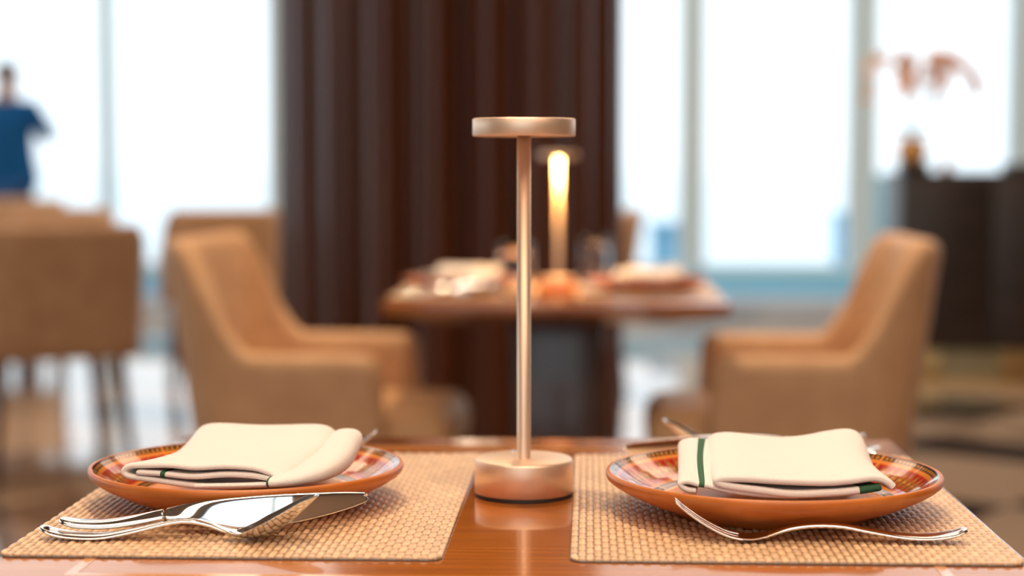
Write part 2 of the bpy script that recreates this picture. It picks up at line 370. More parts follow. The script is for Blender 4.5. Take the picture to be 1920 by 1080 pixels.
# ------------------------------------------------------------------ placemat
MW, MD = .3010, .436
def mat_mesh():
    a = .0054; bl = .0190
    nx = int(round(MW / a)) ; sub = 6; ny = int(MD / .0015)
    xs_ = np.linspace(-MW / 2, MW / 2, nx * sub + 1); ys = np.linspace(-MD / 2, MD / 2, ny + 1)
    X, Y = np.meshgrid(xs_, ys, indexing='ij')
    ci = np.floor((X + MW / 2) / a + 1e-6); fx = (X + MW / 2) / a - ci
    yy = (Y + MD / 2) / bl + .5 * np.mod(ci, 2); fy = yy - np.floor(yy)
    dx = 2 * fx - 1; dy = 2 * fy - 1
    dome = np.sqrt(np.clip(1 - dx ** 2 * .96, 0, 1)) * np.clip(1 - np.abs(dy) ** 2.4, 0, 1) ** .6
    Z = .0013 + .0022 * dome
    edge = np.minimum(np.minimum(X + MW / 2, MW / 2 - X), np.minimum(Y + MD / 2, MD / 2 - Y))
    r = .009
    cx = np.clip(X, -MW / 2 + r, MW / 2 - r); cy = np.clip(Y, -MD / 2 + r, MD / 2 - r)
    dX = X - cx; dY = Y - cy; d = np.hypot(dX, dY); mxx = np.maximum(np.abs(dX), np.abs(dY))
    k = np.where(d > 1e-9, mxx / np.maximum(d, 1e-9), 1); X2 = cx + dX * k; Y2 = cy + dY * k
    n, m_ = X.shape
    top = np.stack([X2, Y2, Z], -1).reshape(-1, 3)
    bot = np.stack([X2, Y2, np.full_like(Z, .0004)], -1)
    border = [(i, 0) for i in range(n)] + [(n - 1, j) for j in range(1, m_)] + [(i, m_ - 1) for i in range(n - 2, -1, -1)] + [(0, j) for j in range(m_ - 2, 0, -1)]
    bi = np.array([i * m_ + j for i, j in border]); bv = bot.reshape(-1, 3)[bi]
    V = np.concatenate([top, bv]); nb = len(bi)
    I = np.arange((n - 1) * (m_ - 1)); ii = I // (m_ - 1); jj = I % (m_ - 1)
    F1 = np.stack([ii * m_ + jj, (ii + 1) * m_ + jj, (ii + 1) * m_ + jj + 1, ii * m_ + jj + 1], -1)
    b0 = np.arange(nb); b1 = (b0 + 1) % nb
    F2 = np.stack([bi[b0], n * m_ + b0, n * m_ + b1, bi[b1]], -1)
    Fq = np.concatenate([F1, F2])
    me = bpy.data.meshes.new('woven_placemat'); me.vertices.add(len(V)); me.vertices.foreach_set('co', V.ravel())
    me.loops.add(Fq.size); me.loops.foreach_set('vertex_index', Fq.ravel())
    me.polygons.add(len(Fq)); me.polygons.foreach_set('loop_start', np.arange(len(Fq)) * 4); me.polygons.foreach_set('loop_total', np.full(len(Fq), 4))
    me.update(); me.validate()
    me.polygons.foreach_set('use_smooth', np.ones(len(Fq), bool))
    # strand colours: pale on the bead tops, dark brown low between them
    ca = me.color_attributes.new('strand', 'FLOAT_COLOR', 'POINT')
    s = np.clip((dome.ravel() - .25) / .3, 0, 1)[:, None]
    rng = np.random.default_rng(3); jit = (1 + .06 * rng.standard_normal((nx + 2, 2 + int(MD / bl) + 2)))
    jv = jit[np.clip(ci, 0, nx + 1).astype(int), np.clip(np.floor(yy), 0, jit.shape[1] - 1).astype(int)].ravel()[:, None]
    dark = np.array([[.19, .085, .028]]); lite = np.array([[.76, .49, .28]])
    c = (dark * (1 - s) + lite * s) * jv
    c = np.concatenate([c, np.full((nb, 3), .12)]); c = np.concatenate([c, np.ones((len(c), 1))], 1)
    ca.data.foreach_set('color', c.ravel())
    me.materials.append(M_mat); return me
MATME = mat_mesh()
def placemat(x, lab):
    o = bpy.data.objects.new('woven_placemat', MATME); COL.objects.link(o); o.location = (x, 1.376, TZ)
    return tag(o, lab, 'placemat', 'woven placemats')
MT = TZ + .0030     # top of the mat
mat_L = placemat(-.2470, 'woven tan placemat on the near table, left, under the knife and spoon')
mat_R = placemat(.1400, 'woven tan placemat on the near table, right, under the fork and plate')

# ------------------------------------------------------------------ plates
def plate_mesh(R):
    k = R / .127
    prof = [(0, .003), (.070, .003), (.0745, 0), (.078, 0), (.080, .0028), (.100, .0098), (.116, .0175), (.1235, .0222), (.1240, .0228), (.1262, .0246), (.1270, .0270), (.1270, .0285), (.1264, .0300), (.1250, .0306), (.1236, .0302)]
    outer = len(prof) - 1
    def zi(r):
        pts = [(.1236, .0302), (.117, .0252), (.110, .0200), (.100, .0143), (.092, .0112), (.085, .0094), (.075, .0082)]
        return float(np.interp(-r, [-p[0] for p in pts], [p[1] for p in pts]))
    rr = np.linspace(.1236, .0830, 42)[1:]
    prof += [(r, zi(r)) for r in rr]; glz = len(prof) - 1
    prof += [(.075, .0082), (.05, .0078), (0, .0078)]
    seg = 1440; n = len(prof)
    V = np.zeros((seg, n, 3)); A = np.arange(seg) * 2 * math.pi / seg
    pr = np.array(prof); V[:, :, 0] = np.cos(A)[:, None] * pr[None, :, 0] * k; V[:, :, 1] = np.sin(A)[:, None] * pr[None, :, 0] * k; V[:, :, 2] = pr[None, :, 1]
    fs = []; mi = []
    i = np.arange(seg)[:, None]; j = np.arange(n - 1)[None, :]; i2 = (i + 1) % seg
    F = np.stack([i * n + j, i2 * n + j, i2 * n + j + 1, i * n + j + 1], -1).reshape(-1, 4)
    mids = np.tile(np.array([0 if q < outer else (1 if q < glz else 2) for q in range(n - 1)]), seg)
    me = bpy.data.meshes.new('plate'); me.vertices.add(seg * n); me.vertices.foreach_set('co', V.reshape(-1))
    me.loops.add(F.size); me.loops.foreach_set('vertex_index', F.ravel()); me.polygons.add(len(F))
    me.polygons.foreach_set('loop_start', np.arange(len(F)) * 4); me.polygons.foreach_set('loop_total', np.full(len(F), 4))
    me.update()
    for m_ in (M_clay, M_glaze, M_clayin): me.materials.append(m_)
    me.polygons.foreach_set('material_index', mids); me.polygons.foreach_set('use_smooth', np.ones(len(F), bool))
    # decoration of the rim as polar pattern
    r = np.repeat(pr[None, :, 0], seg, 0); a = np.repeat(A[:, None], n, 1)
    blk = np.array([.018, .010, .008]); red = np.array([.56, .020, .010]); och = np.array([.62, .25, .05]); org = np.array([.72, .24, .045]); dk = np.array([.10, .012, .01])
    C = np.tile(org, (seg, n, 1))
    def put(mask, col): C[mask] = col
    NZ = 72; fr = (a / (2 * math.pi) * NZ) % 1; q = np.abs(fr - .5) * 2
    band = (r > .0955) & (r < .1165); put(band, red)
    rc = np.abs(r - .106) / .0105; D = q * .9 + rc
    put(band & (D > .98) & (D < 1.07), och); put(band & (D > 1.34) & (D < 1.46), dk); put(band & (D >= .74) & (D < .98), dk); put(band & (D < .74), och)
    hatch = ((np.floor(fr * 14) % 2) == 0) & (D < .60); put(band & hatch, blk); put(band & (D < .60) & (rc < .1), och)
    for r0, r1, nn in ((.0858, .0925, 130), (.1190, .1228, 150)):
        bb = (r > r0) & (r < r1); put(bb, blk); ff = (a / (2 * math.pi) * nn) % 1; mid_ = (r0 + r1) / 2
        put(bb & (np.abs(ff - .5) < .28) & (np.abs(r - mid_) < (r1 - r0) * .24), och)
    put((r > .1228) & (r < .1242), blk)
    for s_ in range(6):
        d = np.abs(((a - math.radians(18 + 60 * s_) + math.pi) % (2 * math.pi)) - math.pi) * r
        put((d < .0014) & (r > .0858) & (r < .1228), org)
    ca = me.color_attributes.new('pattern', 'FLOAT_COLOR', 'POINT')
    ca.data.foreach_set('color', np.concatenate([C, np.ones((seg, n, 1))], -1).ravel())
    b = bmesh.new(); b.from_mesh(me); bmesh.ops.remove_doubles(b, verts=[v for v in b.verts if abs(v.co.x) + abs(v.co.y) < 1e-6], dist=1e-6)
    bmesh.ops.recalc_face_normals(b, faces=b.faces); b.to_mesh(me); b.free()
    return me
PL = (-.2640, 1.3520); PR = (.1420, 1.3345)
def plate(me, x, y, lab, rz=0):
    o = bpy.data.objects.new('terracotta_plate', me); COL.objects.link(o); o.location = (x, y, MT - .0002); o.rotation_euler = (0, 0, rz)
    return tag(o, lab, 'plate', 'terracotta plates')
plate_L = plate(plate_mesh(.1215), *PL, 'terracotta plate with red and black zigzag rim on the near table, left', 0)
plate_R = plate(plate_mesh(.1268), *PR, 'terracotta plate with red and black zigzag rim on the near table, right', .35)

# ------------------------------------------------------------------ napkins
def sheet(stations, Ys, thick, kp=5, kd=8, stripe=None, wob=0, seed=1):
    """stations: list over depth of px points; Ys depth of each station. returns verts, faces, material ids"""
    G = []
    for st_, Y in zip(stations, Ys):
        if isinstance(Y, (int, float)): G.append([aty(x, y, Y) for x, y in st_])
        else: G.append([aty(x, y, yy) for (x, y), yy in zip(st_, Y)])
    G = np.array(G)                                   # S,P,3
    G = np.stack([crom(g, kp) for g in G]); G = np.stack([crom(G[:, j], kd) for j in range(G.shape[1])], 1)
    n, m_ = G.shape[:2]
    if wob:
        rg = np.random.default_rng(seed)
        u = np.linspace(0, 1, n)[:, None]; v = np.linspace(0, 1, m_)[None, :]
        for _ in range(7):
            fu, fv, ph = rg.uniform(.5, 2.5), rg.uniform(1, 5), rg.uniform(0, 6.28); G[:, :, 2] += wob * .35 * np.sin(6.28 * (fu * u + fv * v) + ph)
    du = np.gradient(G, axis=0); dv = np.gradient(G, axis=1); nn = np.cross(dv, du); nn /= np.linalg.norm(nn, axis=2, keepdims=True) + 1e-12
    h = thick / 2
    A = (G + nn * h).reshape(-1, 3); Bv = (G - nn * h).reshape(-1, 3)
    fs = grid_faces(n, m_) + grid_faces(n, m_, n * m_, True); ids = []
    for _ in range(2):
        for i in range(n - 1):
            for j in range(m_ - 1): ids.append(1 if stripe and stripe[0] <= j < stripe[1] else 0)
    o = n * m_
    def rim(idx, js):
        for k in range(len(idx) - 1):
            a, b = idx[k], idx[k + 1]; fs.append((a, b, o + b, o + a)); ids.append(1 if js and stripe and stripe[0] <= k < stripe[1] else 0)
    rim([j for j in range(m_)], True); rim([(n - 1) * m_ + j for j in range(m_)], True)
    rim([i * m_ for i in range(n)], False); rim([i * m_ + m_ - 1 for i in range(n)], False)
    return list(A) + list(Bv), fs, ids
def napkin_obj(parts, loc, lab):
    v = []; fc = []; mi = []
    for a, b_, c in parts:
        o = len(v); v += a; fc += [tuple(i + o for i in q) for q in b_]; mi += c
    ob = mesh_obj('folded_napkin', v, fc, [M_cloth, M_green], loc=loc, mids=mi); 
    me = ob.data; mm = [0] * len(me.polygons); me.polygons.foreach_get('material_index', mm)
    fixn(ob)
    s = ob.modifiers.new('soft', 'SUBSURF'); s.levels = 1; s.render_levels = 1
    return tag(ob, lab, 'napkin', 'folded cream napkins')
# left napkin
YF, YM, YB = 1.262, 1.335, 1.405
A1 = [(500, 908), (400, 910), (330, 906), (275, 900), (240, 893), (229, 884), (240, 875), (265, 872), (310, 874), (360, 880), (420, 875), (470, 878), (503, 888), (520, 897)]
A2 = [(540, 903), (470, 904), (410, 902), (360, 896), (322, 884), (316, 870), (326, 856), (350, 846), (400, 840), (440, 839), (490, 838), (540, 840), (572, 850), (590, 868)]
A3 = [(610, 880), (560, 880), (500, 880), (440, 872), (400, 856), (376, 830), (376, 810), (392, 801), (430, 799), (480, 800), (540, 801), (600, 802), (624, 812), (636, 830)]
A4 = [(x, y + (16 if i > 5 else 0)) for i, (x, y) in enumerate(A3)]
pL = [sheet([A1, A2, A3, A4], [YF, YM, YB, YB + .010], .0045, wob=.0006)]
B1 = [(252, 886), (300, 889), (315, 891), (360, 895), (420, 891), (470, 893), (506, 899)]
B2 = [(330, 872), (370, 872), (385, 872), (420, 870), (470, 868), (520, 868), (560, 880)]
pL.append(sheet([B1, B2], [YF - .001, YM], .0042, stripe=(5, 8)))
pL.append(sheet([[(360, 912), (430, 911), (500, 909), (520, 908)], [(400, 906), (450, 905), (530, 903), (560, 902)]], [YF - .004, YM], .0040))
def lump(pts, a_px, b_m, nseg=20, stripe_end=0, sq=1.0):
    """soft rolled edge: pts = (px, py, Y, half thickness px, half depth m)"""
    C_ = crom([(*aty(x, y, Y), ra / f * Y, rb) for x, y, Y, ra, rb in pts], 6)
    n = len(C_); vs = []; fs = []; ids = []
    for i in range(n):
        t = C_[min(i + 1, n - 1)][:3] - C_[max(i - 1, 0)][:3]; t /= np.linalg.norm(t)
        s1 = np.cross(t, [0, 0, 1]); s1 /= np.linalg.norm(s1); s2 = np.cross(s1, t)
        s1h = s1
        for k in range(nseg):
            an = 2 * math.pi * k / nseg; ca, sa = math.cos(an), math.sin(an)
            ca = math.copysign(abs(ca) ** .8, ca); sa = math.copysign(abs(sa) ** .8, sa)
            vs.append(C_[i][:3] + s1h * C_[i][4] * ca + s2 * C_[i][3] * sa)
    for i in range(n - 1):
        for k in range(nseg):
            fs.append((i * nseg + k, i * nseg + (k + 1) % nseg, (i + 1) * nseg + (k + 1) % nseg, (i + 1) * nseg + k)); ids.append(1 if i < stripe_end else 0)
    fs.append(tuple(range(nseg))); ids.append(1 if stripe_end else 0); fs.append(tuple((n - 1) * nseg + k for k in range(nseg))); ids.append(0)
    return vs, fs, ids
pL.append(lump([(506, 903, YF - .002, 9, .010), (518, 902, YF - .002, 10, .011), (550, 896, YF + .002, 13, .013), (588, 884, YF + .014, 19, .014), (622, 864, YF + .045, 25, .014), (642, 838, YF + .085, 27, .013), (652, 822, YF + .112, 20, .012), (656, 815, YF + .122, 8, .006)], 0, 0, stripe_end=3))
napkin_L = napkin_obj(pL, (PL[0], PL[1], MT + .0078), 'folded cream napkin with green stripe on the near left plate, rolled edge at its right')
# right napkin
YF, YM, YB = 1.238, 1.318, 1.390
R1 = [(1655, 913), (1600, 921), (1540, 925), (1480, 927), (1420, 920), (1375, 913), (1346, 906), (1352, 899), (1400, 899), (1450, 903), (1500, 906), (1550, 906), (1600, 902), (1640, 898), (1664, 903), (1677, 914)]
R2 = [(1620, 905), (1570, 908), (1520, 909), (1460, 909), (1410, 906), (1370, 903), (1338, 885), (1340, 864), (1390, 859), (1440, 862), (1495, 862), (1545, 858), (1588, 855), (1612, 859), (1628, 872), (1640, 892)]
R3 = [(1590, 880), (1550, 882), (1500, 882), (1460, 882), (1410, 880), (1370, 874), (1334, 850), (1334, 824), (1362, 817), (1410, 820), (1465, 825), (1510, 822), (1550, 815), (1588, 812), (1608, 820), (1618, 842)]
R4 = [(x, y + (14 if i > 6 else 0)) for i, (x, y) in enumerate(R3)]
pR = [sheet([R1, R2, R3, R4], [YF, YM, YB, YB + .010], .0058, stripe=(0, 4), wob=.0005, seed=5)]
S1 = [(1306, 921), (1290, 919), (1279, 914), (1276, 907), (1290, 905), (1308, 909), (1318, 911), (1335, 914), (1370, 922), (1430, 929), (1500, 931)]
S2 = [(1310, 905), (1292, 902), (1280, 893), (1277, 875), (1288, 866), (1304, 864), (1316, 865), (1332, 868), (1370, 895), (1430, 905), (1500, 907)]
S3 = [(1310, 878), (1294, 872), (1280, 858), (1276, 836), (1286, 829), (1306, 827), (1320, 828), (1334, 832), (1370, 862), (1430, 872), (1500, 874)]
S4 = [(x, y + 8) for x, y in S3]
pR.append(sheet([S1, S2, S3, S4], [YF + .002, YM, YB, YB + .008], .0042, stripe=(26, 31), wob=.0002, seed=8))
napkin_R = napkin_obj(pR, (PR[0], PR[1], MT + .0078), 'folded cream napkin with a long green stripe at its left, on the near right plate')

# ------------------------------------------------------------------ cutlery
def strip(stn, k=6, nc=16, sgn=1):
    """stn: (x,y,z,halfwidth,thickness,cup,roll)"""
    C_ = crom(stn, k); n = len(C_); vs = []; fs = []
    js = [(math.cos(2 * math.pi * q / nc), math.sin(2 * math.pi * q / nc)) for q in range(nc)]
    for i in range(n):
        t = C_[min(i + 1, n - 1)][:3] - C_[max(i - 1, 0)][:3]; t /= np.linalg.norm(t)
        s = np.cross(t, [0, 0, 1.]); s /= np.linalg.norm(s); u = np.cross(s, t)
        ro = C_[i][6]; s_, u_ = s * math.cos(ro) + u * math.sin(ro), -s * math.sin(ro) + u * math.cos(ro)
        w_, th, cup = max(C_[i][3], 1e-4), C_[i][4], C_[i][5]
        for cx_, sx_ in js:
            j = math.copysign(abs(cx_) ** .7, cx_); v = math.copysign(abs(sx_) ** .8, sx_)
            vs.append(C_[i][:3] + s_ * w_ * j + u_ * (th / 2 * v + cup * j * j))
    for i in range(n - 1):
        for q in range(nc): fs.append((i * nc + q, i * nc + (q + 1) % nc, (i + 1) * nc + (q + 1) % nc, (i + 1) * nc + q))
    fs.append(tuple(range(nc))); fs.append(tuple((n - 1) * nc + q for q in range(nc)))
    return vs, fs
def P(x, y, Y): return list(aty(x, y, Y))
# spoon
ys = 1.2060
sp = [(76, 988, .0030, .0030, 0), (84, 991, .0075, .0034, 0), (100, 996, .0098, .0036, -.0006), (135, 1002, .0100, .0036, -.0008), (190, 1004, .0088, .0036, -.0008), (250, 995, .0066, .0036, -.0004), (310, 982, .0048, .0036, 0), (350, 977, .0043, .0036, 0), (390, 983, .0044, .0034, 0), (420, 994, .0055, .0030, .0003), (440, 1002, .0085, .0022, .0018)]
stn = [P(x, y, ys) + [w_, t_, c_, 0] for x, y, w_, t_, c_ in sp]
bowl = [(462, 1007, .0150, .0016, .0062), (490, 1006, .0188, .0015, .0100), (520, 995, .0200, .0014, .0110), (550, 974, .0185, .0014, .0095), (575, 951, .0145, .0014, .0065), (590, 936, .0090, .0014, .0030), (597, 928, .0030, .0014, .0005)]
stb = [P(x, y, ys) + [w_, t_, c_, 0] for x, y, w_, t_, c_ in bowl]
sl = (float(stn[6][0]), ys, MT)
def cutlery(name, loc, lab, cat, grp, parts):
    e = empty(name, loc, lab, cat, grp)
    for nm, vs, fs, m_ in parts:
        o = mesh_obj(nm, [np.array(v) - np.array(loc) for v in vs], fs, m_, e); fixn(o)
        s = o.modifiers.new('soft', 'SUBSURF'); s.levels = 1; s.render_levels = 1
    return e
va, fa = strip(stn); vb, fb = strip([stn[-1]] + stb, nc=24)
spoon = cutlery('dinner_spoon', sl, 'polished steel spoon lying in front of the knife on the near left placemat', 'spoon', 'dinner spoons', [('handle', va, fa, M_steel), ('bowl', vb, fb, M_steel)])
# knife
yk = 1.2140
def ky(x): return yk + .013 * max(0, (x - 112) / 400) + (.016 * ((x - 512) / 172) ** 1.3 if x > 512 else 0)
kn = [(112, 974, .0030, .0040, 0), (122, 977, .0075, .0052, 0), (150, 982, .0088, .0060, .0), (200, 982, .0080, .0060, .1), (260, 974, .0064, .0060, .3), (310, 965, .0052, .0055, .6)]
bl = [(310, 965, .0052, .0050, .6), (345, 962, .0070, .0030, .95), (400, 962, .0098, .0022, 1.24), (470, 961, .0118, .0018, 1.30), (540, 954, .0108, .0015, 1.30), (600, 946, .0088, .0013, 1.30), (650, 938, .0064, .0012, 1.30), (683, 932, .0038, .0011, 1.30), (686, 931, .0028, .0010, 1.30)]
va, fa = strip([P(x, y, ky(x)) + [w_, t_, 0, -r_] for x, y, w_, t_, r_ in kn])
vb, fb = strip([P(x, y, ky(x)) + [w_, t_, 0, -r_] for x, y, w_, t_, r_ in bl])
kl = (sl[0], yk, MT)
knife = cutlery('dinner_knife', kl, 'polished steel knife lying between the spoon and the plate on the near left placemat', 'knife', 'dinner knives', [('handle', va, fa, M_steel), ('blade', vb, fb, M_steel)])
# fork
yf = atz(1420, 1012, MT + .001)[1]
fk = [(1385, 1007, .0118, .0022, .0012), (1405, 1009, .0112, .0024, .0012), (1430, 1006, .0085, .0028, .0008), (1455, 998, .0055, .0032, 0), (1485, 990, .0042, .0036, 0), (1530, 985, .0042, .0036, 0), (1580, 987, .0048, .0036, 0), (1630, 996, .0062, .0036, 0), (1690, 1005, .0085, .0036, 0), (1740, 1007, .0098, .0036, 0), (1785, 1002, .0095, .0036, 0), (1806, 995, .0072, .0034, 0), (1813, 992, .0030, .0030, 0)]
tn = [(1392, 1008), (1370, 1004), (1345, 994), (1315, 977), (1288, 958), (1270, 943), (1266, 940)]
parts = [('handle', *strip([P(x, y, yf) + [w_, t_, c_, 0] for x, y, w_, t_, c_ in fk]), M_steel)]
for q in range(4):
    off = (q - 1.5) * .0062
    st_ = [];
    for i, (x, y) in enumerate(tn):
        p = P(x, y, yf); p[1] += off; p[2] += (.0012 * (off / .0118) ** 2)
        st_.append(p + [[.0028, .0022, .0021, .0020, .0017, .0013, .0006][i], [.0022, .0021, .0021, .0020, .0018, .0014, .0008][i], 0, 0])
    parts.append(('tine', *strip(st_, nc=12), M_steel))
fl = (float(aty(1540, 985, yf)[0]), yf, MT)
fork = cutlery('dinner_fork', fl, 'polished steel fork lying in front of the near right plate', 'fork', 'dinner forks', parts)
def dup_to(src, dloc, lab, rz=0, set_loc=None):
    c = copy_tree(src); c.location = set_loc if set_loc is not None else Vector(src.location) + Vector(dloc)
    c.rotation_euler = (0, 0, src.rotation_euler[2] + rz); c['label'] = lab; return c
# far side of the near table
tip = aty(705, 803, 1.535); dtip = fl[0] - float(aty(1266, 940, yf)[0])
fork2 = dup_to(fork, 0, 'steel fork behind the near left plate, only its tines tip showing past the napkin', math.pi, (float(tip[0]) - dtip, 1.535, MT))
ktip = float(aty(1178, 830, 1.52)[0]); kd = float(aty(686, 931, ky(686))[0]) - kl[0]
knife2 = dup_to(knife, 0, 'dark-looking steel knife behind the near right plate, blade pointing left', math.pi, (ktip + kd, 1.560, MT + .002))
knife2.rotation_euler = (.25, .13, math.pi)
stip = float(aty(1242, 806, 1.59)[0]); sd = float(aty(597, 928, ys)[0]) - sl[0]
spoon2 = dup_to(spoon, 0, 'steel spoon reflecting amber behind the near right plate, tip beside the napkin', math.pi, (stip + sd, 1.590, MT))

# ------------------------------------------------------------------ lamps
def make_lamp(lit, loc, lab):
    e = empty('cordless_table_lamp', loc, lab, 'lamp')
    r = .0396
    lathe('base', [(0, .003), (.0375, .003), (r, .0035), (r, .0280), (.0391, .0296), (.0378, .0305), (0, .0305)], M_gold, e)
    lathe('rubber_foot', [(0, 0), (.0382, 0), (.0385, .0005), (.0385, .0034), (0, .0034)], M_black, e)
    lathe('stem', [(.0057, .0300), (.0057, .0315), (.0055, .033), (.0055, .2890), (0, .2890)], M_gold, e, seg=40)
    h0 = .2878; rh = .0409
    lathe('lamp_head', [(.0145, h0 + .0025), (.0150, h0 + .0004), (.0402, h0 + .0002), (rh, h0 + .0010), (rh, h0 + .0132), (.0404, h0 + .0140), (.0396, h0 + .0143), (0, h0 + .0143)], M_gold, e, seg=80)
    lathe('diffuser', [(.0058, h0 + .0010), (.0060, h0 + .0006), (.0140, h0 + .0006), (.0144, h0 + .0022), (.0058, h0 + .0022)], M_led if lit else M_off, e)
    bt = lathe('charging_contact', [(0, 0), (.0024, 0), (.0026, .0004), (.0024, .0012), (0, .0014)], M_btn, e, seg=24)
    bt.location = (-.0095, .030, .0305)
    return e
lamp = make_lamp(False, (-.0500, 1.4030, TZ), 'unlit champagne metal cordless table lamp in the middle of the near table')
# ------------------------------------------------------------------ second table set
l2 = aty(1047, 500, 3.84)
D = Vector((float(l2[0]) - lamp.location.x, 3.84 - lamp.location.y, 0))
table2 = make_table('polished dark brown wooden table farther back, in front of the fluted column'); table2.location += D
lamp2 = make_lamp(True, tuple(Vector(lamp.location) + D), 'lit champagne table lamp glowing amber on the farther table')
pl = bpy.data.lights.new('lamp_glow', 'AREA'); pl.shape = 'DISK'; pl.size = .07; pl.energy = .8; pl.color = (1, .55, .19); pl.spread = math.radians(100)
plo = bpy.data.objects.new('lamp_glow', pl); COL.objects.link(plo); plo.parent = lamp2; plo.location = (0, 0, .2880)
for s_, lab in ((mat_L, 'blurred woven placemat at the left place of the farther table'), (mat_R, 'blurred woven placemat at the right place of the farther table')):
    c = dup_to(s_, D, lab)
    bpy.context.view_layer.update()
dup_to(plate_L, D, 'blurred terracotta plate at the left place of the farther table')
dup_to(plate_R, D, 'blurred terracotta plate at the right place of the farther table')
dup_to(napkin_L, D, 'blurred cream napkin on the left plate of the farther table')
dup_to(napkin_R, D, 'blurred cream napkin on the right plate of the farther table')
dup_to(fork, D, 'blurred steel fork at the right place of the farther table')
dup_to(spoon, D, 'blurred steel spoon shining blue-white at the left place of the farther table')
dup_to(knife, D, 'blurred steel knife at the left place of the farther table')
def tumbler(px, Y, lab):
    p = aty(px, 500, Y)
    prof = [(0, 0), (.026, 0), (.030, .002), (.034, .02), (.0375, .05), (.0370, .08), (.0345, .112), (.0335, .112), (.0360, .08), (.0365, .05), (.0330, .02), (.028, .008), (0, .007)]
    o = lathe('glass_tumbler', prof, M_glass, seg=48); o.location = (float(p[0]), Y, TZ + .0003)
    tag(o, lab, 'glass', 'water tumblers')
tumbler(967, 3.66, 'clear stemless tumbler on the farther table, seen behind the near lamp stem')
tumbler(1115, 4.05, 'clear stemless tumbler on the farther table, right of the lit lamp')
def dish(px, Y, lab):
    p = aty(px, 500, Y)
    o = lathe('small_dish', [(0, 0), (.016, 0), (.018, .002), (.028, .014), (.030, .020), (.0285, .020), (.026, .014), (.016, .005), (0, .004)], mat('white_porcelain', (.85, .80, .72), .2, coat=.5), seg=40)
    o.location = (float(p[0]), Y, TZ + .0003); tag(o, lab, 'dish')
dish(1112, 3.70, 'small white porcelain dish on the farther table, below the right tumbler')
dish(958, 3.86, 'small white dish standing in for a yellow reflection on the farther table, behind the near lamp stem')  # dish added in place of a yellow reflection on the tabletop

# ------------------------------------------------------------------ armchairs
def sstep(a, b, x):
    t = min(1, max(0, (x - a) / (b - a))); return t * t * (3 - 2 * t)
def make_chair(lab, loc, rz, hb=.872, ha=.638, zb=.36, grp='tan leather armchairs'):
    e = empty('upholstered_armchair', loc, lab, 'chair', grp, rz)
    W = .275; XF = .145; XB = -.275; rc = .13
    path = []
    for k in range(26): path.append((XF - (XF - XB - rc) * k / 26, -W))
    for k in range(16):
        a = math.pi / 2 * k / 16; path.append((XB + rc - rc * math.sin(a), -W + rc - rc * math.cos(a)))
    for k in range(12): path.append((XB, -W + rc + (2 * W - 2 * rc) * k / 12))
    for k in range(16):
        a = math.pi / 2 * k / 16; path.append((XB + rc - rc * math.cos(a), W - rc + rc * math.sin(a)))
    for k in range(27): path.append((XB + rc + (XF - XB - rc) * k / 26, W))
    n = len(path); T = .062; vs = []; fs = []; loopn = None
    for i, (x, y) in enumerate(path):
        p0 = path[max(i - 1, 0)]; p1 = path[min(i + 1, n - 1)]
        tx, ty = p1[0] - p0[0], p1[1] - p0[1]; l_ = math.hypot(tx, ty); nx_, ny_ = ty / l_ * -1, tx / l_ * 1   # inward
        if nx_ * (0 - x) + ny_ * (0 - y) < 0 and abs(y) < W - .001: nx_, ny_ = -nx_, -ny_
        if abs(y) >= W - .001: nx_, ny_ = 0, -math.copysign(1, y)
        d = x - XB                       # distance from the rear
        top = ha + (hb - ha) * (1 - sstep(.03, .17, d))
        back = 1 - sstep(.02, .40, d)
        ed = min(i, n - 1 - i); sh = [.45, .75, .93][ed] if ed < 3 else 1
        t = T * sh; mid = T / 2
        top_ = top - (1 - sh) * .03
        prof = []
        for q in range(7): prof.append((mid - t / 2, zb + (top_ - t / 2 - zb) * q / 6))
        for q in range(1, 8):
            a = math.pi * q / 8; prof.append((mid - t / 2 * math.cos(a), top_ - t / 2 + t / 2 * math.sin(a)))
        for q in range(7): prof.append((mid + t / 2, top_ - t / 2 - (top_ - t / 2 - zb) * q / 6))
        loopn = len(prof)
        for off, z in prof:
            lean = (z - zb) * .135 * back; fl_ = (z - zb) * .03
            vs.append((x + nx_ * off - lean + (z - zb) * .12 * (1 - back) * -.5, y + ny_ * off + math.copysign(fl_, y) * (1 if abs(y) > .05 else abs(y) / .05), z))
    for i in range(n - 1):
        for q in range(loopn):
            q2 = (q + 1) % loopn; fs.append((i * loopn + q, i * loopn + q2, (i + 1) * loopn + q2, (i + 1) * loopn + q))
    fs.append(tuple(range(loopn))); fs.append(tuple((n - 1) * loopn + q for q in range(loopn)))
    o = fixn(mesh_obj('backrest_shell', vs, fs, M_leather, e))
    o = box('seat_cushion', (-.235, -.212, zb + .03), (.262, .212, zb + .155), M_seat, e, .05, 5)
    box('seat_base', (-.24, -.235, zb - .005), (.13, .235, zb + .035), M_leather, e, .015, 2)
    for sx in (-1, 1):
        for sy in (-1, 1):
            a = (sx * .17 - .03, sy * .19, zb); b_ = (sx * .215 - .03, sy * .225, 0)
            v, fc = tube([a, b_], [.022, .012], 16); mesh_obj('leg', v, fc, M_leg, e)
    return e
def cx(px, Y): return float(aty(px, 600, Y)[0])
Yt = 3.84
chairB = make_chair('tan leather armchair at the left side of the farther table, facing right', (-.535, Yt - .02, 0), -.06)
def chair_copy(lab, loc, rz):
    c = copy_tree(chairB); c.location = loc; c.rotation_euler = (0, 0, rz); c['label'] = lab; return c
chair_copy('tan leather armchair at the right side of the farther table, facing left', (.390, Yt - .02, 0), math.pi - .02)
chairA = make_chair('tan armchair seen from behind at the far left, nearest of the chairs there', (cx(88, 5.85), 5.85, 0), math.pi / 2 + .52, hb=.84, ha=.66, zb=.40, grp='tan dining chairs in the background')
chair_first = chairB; chairB = chairA
